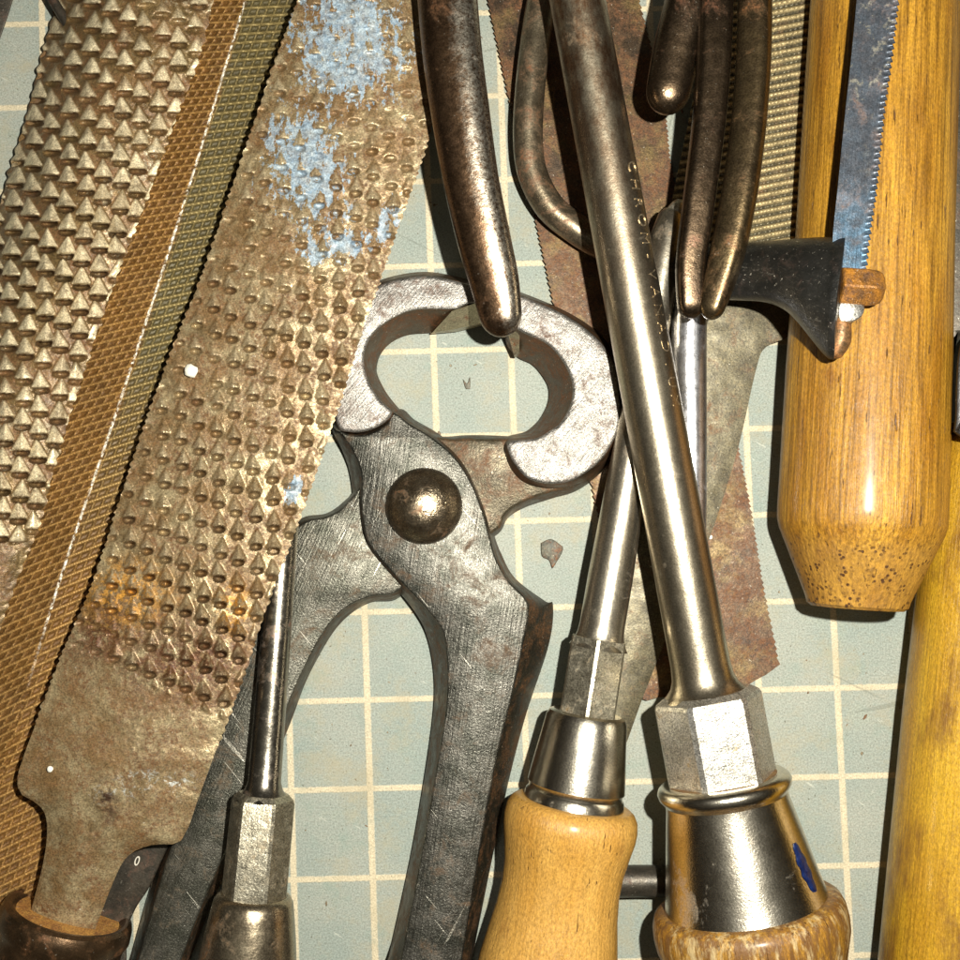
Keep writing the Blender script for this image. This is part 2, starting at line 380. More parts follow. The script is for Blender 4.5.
# ------------------------------------------------------------------ tan single-cut file with tang
def tanfile(x, y, u, v):
    b = 30+8*(1-(2*u-1)**2)*0.4
    q = (y+x*0.20)/8.2; fr = q % 1.0
    ridge = np.where(fr < 0.35, fr/0.35, 1-(fr-0.35)/0.65)
    q2 = (x*0.9-y*0.35)/5.2; r2 = np.abs((q2 % 1.0)*2-1)
    h = 4.6*ridge+0.5*r2*(ridge < 0.5)
    cut = np.clip((262-y)/6, 0, 1)
    drop = np.clip((y-330)/400, 0, 1)*14
    return b-drop+h*cut+vnoise(x, y, 12, 4)*0.6, ridge**1.5*cut
def tan_extra(n, col, met, rg): return n.mix(n.ramp(n.noise(5, 4, 0.7, off=(1, 1, 1)), 0.5, 0.7, 0, 0.35), col, (0.19, 0.145, 0.065)), met, rg
M['tan_file'] = metal('tan file steel', (0.145, 0.125, 0.075), (0.075, 0.064, 0.04), rust=(0.13, 0.06, 0.02), amt=0.2, metallic=0.5, rough=0.42, size=22, extra=tan_extra, crest=((0.62, 0.49, 0.25), 0.95), bump=0.4)
tag(strip('file', [(716, -14, 826, -14), (697, 80, 815, 90), (672, 200, 806, 215), (655, 290, 797, 300), (648, 325, 793, 333), (644, 345, 766, 347), (642, 370, 756, 370), (634, 450, 737, 452), (622, 530, 707, 545), (606, 620, 672, 625), (594, 690, 645, 692), (588, 735, 627, 742)],
          tanfile, 10, M['tan_file'], step=1.1, ang=-0.2),
    'tan flat file with slanting single cut teeth, under the pliers and wooden handle', 'file')

# ------------------------------------------------------------------ cross-cut three-square file, far left
def cut3(x, y, u, v):
    ridge = 0.42
    b = np.where(u < ridge, 34+26*(u/ridge), 34+26*(1-(u-ridge)/(1-ridge)))
    b = np.minimum(b, 58.5)
    sl = 0.05+0.36*np.clip(y/620, 0, 1.2)
    right = (u > ridge)
    pitch = np.where(right, 9.0, 7.6)
    fr = ((y+(x-150)*sl)/pitch) % 1.0
    r1 = np.clip(1-np.abs(fr-0.5)*3.4, 0, 1)**0.8
    q2 = np.where(right, (x*1.0+y*0.42)/8.6, (x*0.95+y*0.62)/8.0)
    r2 = np.clip(1-np.abs((q2 % 1.0)-0.5)*4.4, 0, 1)
    hh = np.maximum(r1*4.6, r2*np.where(right, 2.0, 2.6)); return b+hh+vnoise(x, y, 12, 9)*0.4, np.clip((np.maximum(r1, r2*0.7)-0.35)*2, 0, 1)
def f3_extra(n, col, met, rg):
    sep = n.new('SeparateXYZ'); n.link(n.loc, sep.inputs[0])
    k = n.ramp(n.math('ADD', sep.outputs[0], n.ramp(n.noise(30, 5, 0.6), 0.2, 0.8, -5, 5)), -16, -8)
    low = n.ramp(sep.outputs[1], 380, 640)
    k = n.math('MULTIPLY', k, n.math('SUBTRACT', 1.0, low))
    wear_light = n.ramp(sep.outputs[2], 60.2, 62.5)
    col = n.mix(k, n.mix(n.ramp(n.noise(26, 5, 0.6), 0.3, 0.7), (0.52, 0.235, 0.04), (0.32, 0.14, 0.026)), n.mix(n.ramp(n.noise(20, 5, 0.6), 0.3, 0.7), (0.23, 0.19, 0.065), (0.14, 0.115, 0.04)))  # orange left face, olive right: patina and light both put into the colour
    wa = n.new('Attribute'); wa.attribute_name = 'wear_light'; col = n.mix(n.ramp(wa.outputs['Fac'], 0, 1, 0, 0.75), n.mix(0.72, col, (0.025, 0.017, 0.008)), n.mix(0.36, col, (0.80, 0.58, 0.24)))  # groove shade and crest shine painted into the colour, along with crest wear
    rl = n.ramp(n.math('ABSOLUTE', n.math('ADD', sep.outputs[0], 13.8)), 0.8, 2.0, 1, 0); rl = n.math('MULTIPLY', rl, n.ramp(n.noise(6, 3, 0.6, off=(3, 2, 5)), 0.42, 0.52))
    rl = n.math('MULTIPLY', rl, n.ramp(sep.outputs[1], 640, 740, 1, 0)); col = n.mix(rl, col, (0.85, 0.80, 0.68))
    return col, met, rg
M['file3'] = metal('cross cut file steel', (0.3, 0.2, 0.08), (0.2, 0.14, 0.06), metallic=0.3, rough=0.55, bump=0.3, extra=f3_extra)
tag(strip('triangular_file', [(200, -14, 318, -14), (128, 200, 262, 205), (58, 400, 205, 405), (-10, 600, 140, 605), (-75, 800, 92, 810), (-112, 955, 60, 965)],
          cut3, 8, M['file3'], step=1.05, loc_u=True),
    'orange brown three sided file with fine cross cut grid, between the two rasps', 'file')

# ------------------------------------------------------------------ rasps
def teeth(x, y, a, b, org, L, W, H, hollow, seed, jit=1.5, hfun=None, dome=0.0):
    """height of a field of punched rasp teeth on the lattice a, b"""
    det = a[0]*b[1]-a[1]*b[0]; rs = np.random.RandomState(seed); J = rs.rand(97, 97, 3)-0.5
    X = x-org[0]; Y = y-org[1]
    p = (X*b[1]-Y*b[0])/det; q = (Y*a[0]-X*a[1])/det
    out = np.zeros_like(x); low = np.zeros_like(x)
    for di in (-1, 0, 1, 2):
        for dj in (-1, 0, 1, 2):
            i = np.floor(p).astype(int)+di; j = np.floor(q).astype(int)+dj
            jj = J[i % 97, j % 97]
            dx = X-(i*a[0]+j*b[0])-jj[..., 0]*jit*2; dy = Y-(i*a[1]+j*b[1])-jj[..., 1]*jit*2
            s = np.clip(0.95+jj[..., 2]*0.7+vnoise(i*17+j*3, j*23, 70, seed+5)*1.5, 0.22, 1.5)
            sk = jj[..., 0]*0.5; dx = dx+sk*dy*0.5
            t = 1+dy/L                        # 0 at the start of the cut, 1 at the tip
            wd = W*np.clip(t, 0.02, 1)
            up = np.where((dy <= 0) & (t > 0), t*np.clip(1-np.abs(dx)/wd, 0, 1)**0.75, 0)
            if dome: up = np.maximum(up, np.clip(1-(dx*dx+(dy+1.5)**2)/dome**2, 0, 1)**0.5)
            dn = np.where((dy > 0) & (dy < 2.2), (1-dy/2.2)*np.clip(1-np.abs(dx)/W, 0, 1), 0)
            out = np.maximum(out, np.maximum(up, dn)*H*s)
            hl = np.clip(1-(dx/(W*0.85))**2-((dy-4.0)/3.8)**2, 0, 1)**0.7
            low = np.maximum(low, hl*hollow*s)
    return out-low*(out <= H*0.25)
def rasp_edge(pitch, amp, seed, lim=0):
    r = np.random.RandomState(seed)
    def f(s, L, R):
        q = s+vnoise(s, s*0, 19, seed)*7
        jl = amp*np.abs(np.sin(q*math.pi/pitch))**1.5*(1+1.5*vnoise(s, s*0+9, 11, seed+1)); jr = amp*np.abs(np.sin(q*math.pi/pitch+0.8))**1.5*(1+1.5*vnoise(s, s*0+40, 11, seed+2))
        if lim: jl = jl*np.clip((lim-L[:, 1])/8, 0, 1); jr = jr*np.clip((lim+25-R[:, 1])/8, 0, 1)
        return jl, jr
    return f
def rasp1(x, y, u, v):
    b = 88-60*(2*u-1.12)**2*np.where(u < 0.56, 1.0, 0.35)
    k = np.clip((548-(x*0.2)-y)/8, 0, 1)
    h = teeth(x, y, (17.2, 8.0), (-1.0, 23.5), (5, 9), 20, 10.6, 8.5, 15.0, 2, jit=1.5)
    return b+h*k*np.clip((1.02-u)*12, 0.3, 1)+vnoise(x, y, 14, 5)*1.2+vnoise(x, y, 3.2, 6)*0.6, np.clip(h/4, 0, 1)*k
def rasp1_extra(n, col, met, rg):
    y = n.ramp(n.noise(40, 6, 0.7, off=(4, 2, 2)), 0.45, 0.65, 0, 0.7); col = n.mix(n.math('MULTIPLY', y, 0.55), col, (0.20, 0.11, 0.042))
    ht = n.ramp(n.noise(22, 5, 0.75, off=(14, 3, 0)), 0.52, 0.66, 0, 0.6); col = n.mix(ht, col, (0.10, 0.06, 0.028))
    cl = n.math('MULTIPLY', n.ramp(n.noise(60, 3, 0.6, off=(9, 9, 2)), 0.5, 0.62), n.ramp(n.noise(7, 5, 0.8, off=(5, 1, 7)), 0.52, 0.60, 0, 0.8)); col = n.mix(cl, col, (0.42, 0.36, 0.24))
    return col, met, rg
M['rasp1'] = metal('rasp steel', (0.24, 0.165, 0.072), (0.10, 0.064, 0.024), rust=(0.15, 0.07, 0.025), amt=0.4, metallic=0.35, rough=0.33, size=24, bump=0.9, speck=0.34, extra=rasp1_extra, crest=((0.80, 0.68, 0.44), 1.0))
tag(strip('half_round_rasp', [(62, -14, 216, -14), (44, 50, 198, 58), (28, 112, 174, 120), (6, 185, 150, 190), (-14, 250, 126, 250), (-40, 320, 104, 310), (-68, 420, 74, 400), (-90, 500, 53, 470), (-105, 560, 37, 530), (-118, 620, 21, 568), (-130, 660, 2, 620), (-140, 700, -14, 660)],
          rasp1, 12, M['rasp1'], step=1.15, edge=rasp_edge(12, 2.2, 1), ang=-0.33),
    'coarse half round rasp with big pyramid teeth at the left edge', 'rasp')

def rasp2(x, y, u, v):
    lim = 652+(x-75)*0.46
    k = np.clip((lim-y)/5, 0, 1)
    wear_light = np.clip((y-120)/500, 0.0, 1.0)
    h = teeth(x, y, (18.2, 7.2), (0.6, 24.6), (8, 5), 16, 8.2, 1.0, 0.0, 11, jit=1.7, dome=3.2)
    lowm = teeth(x, y, (18.2, 7.2), (0.6, 24.6), (8, 5), 16, 7.4, 0.0, 1.0, 11, jit=1.7)
    b = 96-9*(2*u-1)**2-np.clip((y-760)/200, 0, 1)*14
    em = np.clip(np.minimum(u, 1-u)*22, 0, 1)
    return b+(h*(3.0+5.5*wear_light)+lowm*(5+9*wear_light))*k*em+vnoise(x, y, 20, 7)*1.2+vnoise(x, y, 4, 8)*0.5, np.clip(h*1.1, 0, 1)*k
def rasp2_extra(n, col, met, rg):
    def spot(cx, cy, rx, ry, rot=0):
        c = cast(cx, cy, 90); q = n.new('Mapping', vector_type='TEXTURE'); q.inputs['Location'].default_value = (c[0], c[1], 0); q.inputs['Rotation'].default_value[2] = rot; q.inputs['Scale'].default_value = (rx, ry, 1e9)
        n.link(n.loc, q.inputs[0]); L = n.new('VectorMath', operation='LENGTH'); n.link(q.outputs[0], L.inputs[0]); return n.ramp(L.outputs['Value'], 0.25, 1.15, 1, 0)
    m = spot(350, 45, 95, 110)
    m = n.math('MAXIMUM', m, spot(305, 170, 62, 110, 0.3)); m = n.math('MAXIMUM', m, spot(340, 248, 60, 24, 0.2)); m = n.math('MAXIMUM', m, spot(385, 225, 17, 42, -0.4))
    m = n.math('MAXIMUM', m, n.math('MULTIPLY', spot(295, 492, 14, 24, -0.4), 0.95))
    pat = n.ramp(n.noise(10, 5, 0.65, stretch=(1, 0.4, 1), dist=0.5, off=(1, 6, 0)), 0.25, 0.75, -0.42, 0.42)
    wa = n.new('Attribute'); wa.attribute_name = 'wear_light'
    pat = n.math('ADD', pat, n.ramp(n.noise(4.5, 4, 0.75, stretch=(1, 0.6, 1), off=(3, 3, 0)), 0.3, 0.7, -0.26, 0.26))
    b = n.ramp(n.math('SUBTRACT', n.math('ADD', n.math('MULTIPLY', m, 0.83), pat), n.math('MULTIPLY', wa.outputs['Fac'], 0.45)), 0.56, 0.64)
    col = n.mix(n.ramp(n.noise(34, 6, 0.7, off=(9, 3, 0)), 0.44, 0.62, 0, 0.75), col, (0.17, 0.092, 0.032))
    yel = n.math('MULTIPLY', n.math('MAXIMUM', spot(125, 595, 52, 40), spot(235, 610, 20, 30)), n.ramp(n.noise(7, 5, 0.75, off=(3, 3, 0)), 0.46, 0.54)); col = n.mix(n.math('MULTIPLY', yel, 0.85), col, (0.46, 0.22, 0.03))
    red = n.math('MULTIPLY', n.math('MAXIMUM', spot(100, 635, 45, 36), spot(190, 660, 95, 52)), n.ramp(n.noise(7, 5, 0.75, off=(6, 3, 0)), 0.42, 0.52)); col = n.mix(n.math('MULTIPLY', red, 0.85), col, (0.085, 0.03, 0.010))
    bc = n.mix(n.ramp(n.noise(6, 4, 0.7, off=(2, 2, 0)), 0.35, 0.7), (0.15, 0.22, 0.29), (0.36, 0.42, 0.44))
    w_ = n.math('MULTIPLY', n.math('MAXIMUM', spot(130, 785, 40, 14, 0.3), spot(175, 785, 26, 16)), n.ramp(n.noise(8, 5, 0.75, dist=1.0, off=(7, 3, 0)), 0.54, 0.62)); col = n.mix(w_, col, (0.5, 0.5, 0.45))
    hole = n.math('MULTIPLY', spot(108, 800, 13, 24, 0.2), n.ramp(n.noise(9, 4, 0.7), 0.4, 0.55)); col = n.mix(hole, col, (0.05, 0.025, 0.012))
    b = n.math('MULTIPLY', b, n.ramp(n.noise(9, 3, 0.6, off=(6, 6, 0)), 0.3, 0.6, 0.6, 1.0)); col = n.mix(b, col, bc)
    return col, n.math('MULTIPLY', met, n.math('SUBTRACT', 1.0, b)), rg
M['rasp2'] = metal('blue stained rasp steel', (0.40, 0.32, 0.18), (0.19, 0.135, 0.066), rust=(0.11, 0.05, 0.015), amt=0.4, metallic=0.45, rough=0.33, size=22, bump=0.9, speck=0.34, extra=rasp2_extra, crest=((0.56, 0.46, 0.29), 0.6))
r2 = thing('paint_stained_rasp', 'wide flat rasp smeared with pale blue paint, its tang set in a dark ferrule', 'rasp', cast(140, 560, 0)*[1, 1, 0])
strip('rasp_blade', [(304, -14, 422, -14), (278, 55, 429, 60), (247, 145, 430, 128), (205, 268, 396, 232), (165, 370, 364, 325), (130, 470, 333, 422), (95, 578, 298, 522), (65, 648, 268, 602), (38, 718, 241, 682), (19, 770, 219, 742), (18, 788, 207, 775), (22, 795, 196, 805), (33, 801, 181, 841), (44, 812, 152, 845), (47, 832, 128, 856), (42, 868, 112, 885), (24, 935, 88, 950)],
      rasp2, lambda x, y: 74-np.clip((y-760)/200, 0, 1)*14, M['rasp2'], r2, step=1.15, edge=rasp_edge(8.2, 1.9, 4, 728))
M['dark_ferrule'] = metal('dark brown ferrule', (0.12, 0.07, 0.035), (0.06, 0.038, 0.02), rust=(0.14, 0.055, 0.018), amt=0.2, metallic=0.8, rough=0.3, size=20, speck=0.15, bump=0.4)
M['ochre'] = metal('ochre rust', (0.42, 0.22, 0.05), (0.3, 0.13, 0.03), amt=0.3, metallic=0.1, rough=0.7, size=12)
fA, fB = (70, 910, 62), (22, 1060, 62)
lathe('ferrule', fA, fB, [(8, 50), (3, 53), (0, 56), (0, 59), (3, 63), (9, 65), (20, 66), (26, 63), (34, 62), (70, 66), (140, 78)], M['dark_ferrule'], r2)
lathe('rust_plug', fA, fB, [(4, 6), (5, 30), (6, 51), (9, 51.5)], M['ochre'], r2)

# ------------------------------------------------------------------ dark flat bar with small 0 mark, under the rasp tang
M['dark_steel'] = metal('dark steel', (0.075, 0.062, 0.045), (0.04, 0.036, 0.028), rust=(0.075, 0.035, 0.018), amt=0.2, metallic=0.6, rough=0.42, size=18, speck=0.2, bump=0.5)
db = thing('dark_steel_bar', 'dark brown flat bar with a small oval mark, beside the rasp tang', 'steel bar', cast(130, 890, 0)*[1, 1, 0])
plate('bar', [(150, 790), (178, 800), (171, 838), (161, 862), (149, 888), (136, 908), (127, 932), (120, 980), (60, 990), (80, 900), (110, 850)], 40, 26, M['dark_steel'], db, e=2)
pc = cast(137, 861, 41); th = np.arange(20)*2*math.pi/20
ring = lambda a, b, z: pc*[1, 1, 0]+np.stack([np.cos(th)*a+np.sin(th)*b*0.25, np.sin(th)*b, np.full(20, z)], -1)
Vr, Fr = rings_to_mesh([ring(2.4, 4.6, 39.6), ring(2.4, 4.6, 40.8), ring(1.4, 3.4, 40.8), ring(1.4, 3.4, 39.6)], False, False)
M['pale_mark'] = metal('pale mark', (0.7, 0.66, 0.55), (0.6, 0.55, 0.45), amt=0, metallic=0, rough=0.5, speck=0)
mesh_obj('oval_mark', Vr, Fr, M['pale_mark'], db)

# ------------------------------------------------------------------ carpenter's pincers
M['jaw'] = metal('ground bright jaw steel', (0.36, 0.34, 0.31), (0.25, 0.235, 0.21), rust=(0.13, 0.075, 0.05), amt=0.22, metallic=0.9, rough=0.45, size=14, speck=0.34, bump=1.6, brush=0.7)
M['plate'] = metal('hammered plate steel', (0.14, 0.132, 0.112), (0.06, 0.06, 0.048), rust=(0.08, 0.045, 0.02), amt=0.2, metallic=0.9, rough=0.36, size=20, speck=0.3, bump=1.1, lump=0.18, brush=0.15, scratch=0.25)
M['grip_steel'] = metal('brushed dark handle steel', (0.22, 0.215, 0.19), (0.135, 0.13, 0.11), rust=(0.11, 0.055, 0.03), amt=0.25, metallic=0.8, rough=0.38, size=26, speck=0.3, bump=0.8, brush=-0.1)
M['grip_left'] = metal('brushed grey green handle steel', (0.17, 0.16, 0.13), (0.085, 0.085, 0.065), rust=(0.09, 0.05, 0.02), amt=0.2, lump=0.18, metallic=0.85, rough=0.35, size=20, speck=0.26, bump=1.2, brush=0.42, scratch=0.4)
M['neck'] = metal('brown neck steel', (0.11, 0.09, 0.055), (0.065, 0.053, 0.033), rust=(0.12, 0.055, 0.02), amt=0.35, metallic=0.6, rough=0.36, size=16, speck=0.3, bump=0.8)
M['inner'] = metal('brown inner jaw', (0.07, 0.042, 0.02), (0.045, 0.03, 0.015), rust=(0.13, 0.05, 0.015), amt=0.35, metallic=0.5, rough=0.42, size=18, speck=0.25, bump=0.4)
M['side'] = metal('dark forged side', (0.04, 0.033, 0.02), (0.025, 0.02, 0.013), rust=(0.10, 0.045, 0.015), amt=0.35, metallic=0.5, rough=0.40, size=18, speck=0.3, bump=0.6)
pn = thing('pincers', 'grey steel pincers with round bright jaws and a domed rivet, lying open on the mat', 'pincers', cast(424, 506, 0)*[1, 1, 0])
# back half: neck, right jaw, left handle
right_handle = None
plate('neck', [(430, 445), (455, 439), (506, 439), (530, 440), (560, 470), (588, 474), (572, 486), (545, 494), (522, 503), (506, 514), (497, 530), (470, 540), (440, 520)], 40, 6, M['neck'], pn,
      bot=[(428, 447), (455, 436), (506, 436), (530, 440), (575, 460), (606, 466), (580, 489), (553, 498), (526, 507), (508, 518), (498, 534), (470, 545), (438, 520)], e=3, rim=M['side'])
jt = [(505, 291), (522, 296), (563, 314), (593, 335), (611, 358), (619, 390), (620, 422), (611, 445), (598, 463), (575, 479), (552, 484), (529, 479), (516, 466), (508, 451), (510, 442), (536, 438), (549, 431), (561, 422), (571, 403), (572, 383), (563, 362), (547, 344), (520, 331), (506, 318)]
jb = [(504, 288), (520, 292), (566, 311), (598, 332), (616, 356), (624, 390), (625, 424), (616, 450), (603, 470), (580, 488), (552, 495), (523, 490), (506, 476), (500, 452), (504, 438), (524, 432), (533, 426), (541, 417), (548, 402), (548, 387), (540, 373), (531, 364), (516, 356), (505, 338)]
plate('jaw', jt, 66, 6, M['jaw'], pn, bot=jb, e=2.5, dome=1.5, step=3, rim=M['inner'])
lh = [(380, 470), (350, 500), (338, 511), (325, 517), (305, 522), (290, 540), (265, 600), (238, 680), (210, 750), (172, 845), (158, 888), (140, 952), (128, 1000), (168, 1000), (183, 955), (211, 884), (230, 842), (252, 790), (280, 726), (300, 678), (314, 650), (330, 624), (348, 607), (370, 597), (398, 591), (420, 560), (420, 520)]
lhb = [(380, 468), (349, 497), (336, 508), (324, 514), (302, 518), (284, 538), (259, 600), (230, 680), (202, 750), (165, 845), (150, 888), (132, 952), (120, 1000), (178, 1000), (192, 955), (220, 884), (238, 845), (262, 792), (290, 724), (305, 684), (319, 656), (335, 630), (352, 613), (372, 602), (400, 597), (420, 560), (420, 520)]
plate('handle', lh, 44, 6, M['grip_left'], pn, bot=lhb, e=2.0, ang=0.0, rim=M['side'])
# front half: left jaw, lap plate, right handle
ja = [(473, 303), (455, 309), (430, 309), (410, 311), (390, 320), (374, 333), (366, 347), (364, 362), (369, 382), (380, 400), (392, 412), (384, 423), (367, 431), (350, 432), (338, 426), (331, 392), (334, 350), (346, 318), (366, 293), (395, 280), (430, 276), (468, 284), (503, 291), (504, 308)]
jab = [(476, 322), (455, 331), (430, 333), (408, 335), (391, 343), (381, 354), (377, 366), (378, 376), (386, 392), (395, 404), (402, 414), (390, 425), (367, 433), (350, 434), (333, 428), (326, 392), (329, 348), (341, 315), (362, 289), (394, 276), (430, 272), (470, 280), (504, 289), (505, 322)]
plate('jaw', ja, 66, 6, M['jaw'], pn, bot=jab, e=2.5, dome=1.5, step=3, rim=M['inner'])
pl = [(394, 413), (410, 424), (430, 436), (450, 452), (463, 468), (475, 490), (484, 515), (490, 537), (496, 558), (508, 580), (528, 604), (524, 640), (511, 700), (497, 758), (480, 850), (462, 960), (455, 1000), (390, 1000), (400, 960), (420, 860), (434, 780), (445, 715), (447, 672), (443, 634), (427, 610), (399, 580), (379, 558), (366, 537), (361, 505), (361, 474), (352, 450), (340, 432), (352, 435), (368, 434), (386, 425)]
plb = [(398, 409), (415, 420), (436, 432), (455, 447), (469, 464), (480, 488), (489, 513), (494, 534), (501, 553), (515, 578), (545, 601), (553, 605), (549, 644), (526, 715), (509, 780), (494, 850), (472, 960), (465, 1000), (378, 1000), (388, 960), (410, 860), (424, 780), (433, 715), (434, 676), (428, 640), (417, 615), (394, 586), (372, 562), (358, 536), (354, 507), (350, 474), (342, 450), (332, 428), (350, 432), (366, 431), (384, 423)]
plate('lap_plate', pl, 58, 8, M['plate'], pn, bot=plb, e=2.0, step=3, rim=M['side'])
# cutting bevels of both jaws
def prism(name, top, zt, bot, zb, mat, parent, ang=0):
    a = np.array(top, float); b = np.array(bot, float)
    V, Fc = rings_to_mesh([cast(b[:, 0], b[:, 1], np.full(len(b), float(zb))), cast(a[:, 0], a[:, 1], np.array(zt, float) if not np.isscalar(zt) else np.full(len(a), float(zt)))])
    return mesh_obj(name, V, Fc, mat, parent, ang=ang, sharp=20)
M['bevel'] = metal('ground bevel', (0.36, 0.31, 0.2), (0.26, 0.22, 0.14), amt=0.15, metallic=0.7, rough=0.38, size=12, speck=0.3, bump=0.5)
prism('cutting_edge', [(452, 311), (482, 301), (488, 322), (456, 329), (432, 333)], [62, 63, 34, 26, 26], [(452, 308), (484, 298), (490, 324), (456, 332), (430, 334)], 8, M['bevel'], pn)
prism('cutting_edge', [(508, 334), (520, 330), (519, 352), (514, 356)], [50, 62, 30, 28], [(506, 330), (524, 328), (521, 354), (515, 358)], 8, M['bevel'], pn)
# rivet
c0 = cast(424, 506, 60); rr = rad(c0, 38.5); rings = []; locs = []
for q in range(0, 15):
    f = q/14*math.pi/2*0.97; th = np.arange(48)*2*math.pi/48; r = rr*math.cos(f)
    rings.append(c0+np.stack([np.cos(th)*r, np.sin(th)*r, np.full(48, 31*math.sin(f)-2)], -1))
Vv, Fc = rings_to_mesh([rings[0]+[0, 0, -10]]+rings)
M['rivet'] = metal('rivet', (0.32, 0.26, 0.18), (0.19, 0.14, 0.085), rust=(0.16, 0.06, 0.02), amt=0.12, metallic=0.95, rough=0.25, size=12, speck=0.25, bump=1.1)
mesh_obj('rivet', Vv, Fc, M['rivet'], pn)

# ------------------------------------------------------------------ hook shaped rod, pliers handles
M['hook'] = metal('dark hook rod', (0.22, 0.18, 0.12), (0.14, 0.11, 0.07), rust=(0.14, 0.06, 0.025), amt=0.3, metallic=0.85, rough=0.33, size=22, speck=0.25, bump=0.4)
tag(tube('hooked_rod', [(546, -20, 40, 15), (537, 30, 40, 15), (530, 90, 40, 15), (528, 140, 38, 15), (533, 175, 36, 15), (550, 207, 34, 15), (575, 228, 32, 15), (605, 247, 30, 15), (650, 272, 28, 15)], M['hook']),
    'dark rod bent like a hook, passing under the long screwdriver shaft', 'rod')
def side_highlight(n, col, met, rg):
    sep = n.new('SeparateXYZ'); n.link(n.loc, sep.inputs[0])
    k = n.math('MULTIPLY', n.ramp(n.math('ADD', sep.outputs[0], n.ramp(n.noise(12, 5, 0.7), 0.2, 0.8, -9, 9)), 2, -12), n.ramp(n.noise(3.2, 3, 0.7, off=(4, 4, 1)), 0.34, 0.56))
    return n.mix(n.math('MULTIPLY', k, 0.85), col, (0.50, 0.46, 0.38)), met, rg  # broad grey highlight along the right side, painted into the colour
M['rust_grip'] = metal('rust brown pliers steel', (0.15, 0.09, 0.05), (0.11, 0.066, 0.038), rust=(0.13, 0.055, 0.022), amt=0.12, metallic=0.96, rough=0.30, size=34, speck=0.3, bump=0.4, rust_rough=0.45, extra=side_highlight)
M['rust_grip_dark'] = metal('dark maroon pliers steel', (0.10, 0.068, 0.04), (0.07, 0.048, 0.03), rust=(0.12, 0.045, 0.02), amt=0.12, metallic=0.95, rough=0.30, size=30, speck=0.3, bump=0.4, rust_rough=0.5)
M['rust_grip_tan'] = metal('tan brown pliers steel', (0.17, 0.12, 0.06), (0.10, 0.07, 0.038), rust=(0.16, 0.065, 0.022), amt=0.15, metallic=0.92, rough=0.31, size=30, speck=0.32, bump=0.4, rust_rough=0.5)
tag(tube('pliers_handle', [(446, -20, 128, 30), (452, 50, 126, 30), (460, 110, 122, 29.5), (471, 180, 116, 28), (484, 240, 110, 27), (494, 280, 104, 25), (500, 312, 100, 22)], M['rust_grip'], flat=0.72, end1=True, tipk=1.15, power=2.4, roll=-10),
    'thick rust brown curved handle overlapping the top of the pincer jaws', 'tool handle')
tag(tube('pliers_handle', [(694, -20, 112, 25), (688, 10, 112, 25), (677, 50, 108, 24), (669, 88, 106, 22.5)], M['rust_grip_dark'], flat=0.8, end1=True, tipk=1.2, power=2.3),
    'short dark maroon handle end left of the closed pliers', 'tool handle')
pp = thing('closed_pliers', 'rusty brown pliers handles pressed together, tips touching above the silver rod', 'pliers', cast(725, 150, 0)*[1, 1, 0])
tube('handle', [(716, -20, 128, 16.5), (714, 50, 130, 16.5), (709, 120, 130, 16), (699, 200, 130, 15.5), (691, 262, 128, 14.5), (691, 302, 126, 13.5)], M['rust_grip_dark'], pp, flat=1.0, end1=True, tipk=1.25, power=4.0)
tube('handle', [(755, -20, 134, 16.5), (754, 50, 136, 16.8), (749, 120, 138, 17), (740, 190, 138, 17.2), (728, 250, 136, 17), (717, 290, 134, 14.5), (713, 304, 134, 12.5)], M['rust_grip_tan'], pp, flat=1.0, end1=True, tipk=1.3, power=3.0, roll=-22)
M['silver'] = metal('silver rod', (0.72, 0.72, 0.74), (0.58, 0.58, 0.60), rust=(0.2, 0.09, 0.035), amt=0.12, metallic=0.97, rough=0.31, size=24, speck=0.15, bump=0.3, brush=0.0)
tag(tube('silver_rod', [(691, 290, 62, 17), (689, 340, 62, 17.5), (690, 420, 62, 16.5), (691, 500, 61, 15.5), (690, 570, 60, 15), (690, 610, 58, 14)], M['silver'], end1=True),
    'short silver rod below the closed pliers, right of the long shaft', 'rod')
tag(tube('brown_rod', [(600, 882, 20, 15.5), (640, 881, 20, 15.5), (700, 882, 20, 15.5)], M['dark_steel'], end0=True),
    'small brown rod end showing between the two wooden screwdriver handles', 'rod')

# ------------------------------------------------------------------ screwdrivers
M['shaft'] = metal('screwdriver shaft steel', (0.52, 0.47, 0.37), (0.44, 0.39, 0.30), rvar=0.03, rust=(0.20, 0.10, 0.035), amt=0.07, metallic=0.97, rough=0.31, size=30, speck=0.22, bump=0.35, rust_rough=0.45)
def shaft_rusty(n, col, met, rg):
    sep = n.new('SeparateXYZ'); n.link(n.loc, sep.inputs[0])
    k = n.math('MULTIPLY', n.ramp(sep.outputs[1], 90, 420, 0.9, 0.0), n.ramp(n.noise(16, 5, 0.7, stretch=(1, 0.4, 1), off=(2, 2, 2)), 0.34, 0.58))
    col = n.mix(k, col, (0.17, 0.085, 0.04)); return col, met, n.math('ADD', rg, n.ramp(sep.outputs[1], 0, 480, 0.09, 0.0))
M['shaft_long'] = metal('long shaft steel', (0.48, 0.42, 0.31), (0.42, 0.36, 0.26), rust=(0.16, 0.085, 0.03), amt=0.04, rvar=0.03, metallic=0.98, rough=0.30, size=60, speck=0.2, bump=0.3, rust_rough=0.45, extra=shaft_rusty)
M['hex'] = metal('hex bolster steel', (0.62, 0.60, 0.55), (0.50, 0.47, 0.40), rust=(0.32, 0.2, 0.06), amt=0.14, metallic=0.9, rough=0.36, size=16, speck=0.45, bump=0.7)
M['tip_steel'] = metal('flattened tip steel', (0.62, 0.58, 0.48), (0.46, 0.42, 0.33), rust=(0.22, 0.13, 0.05), amt=0.2, metallic=0.95, rough=0.34, size=12, speck=0.3, bump=0.5)
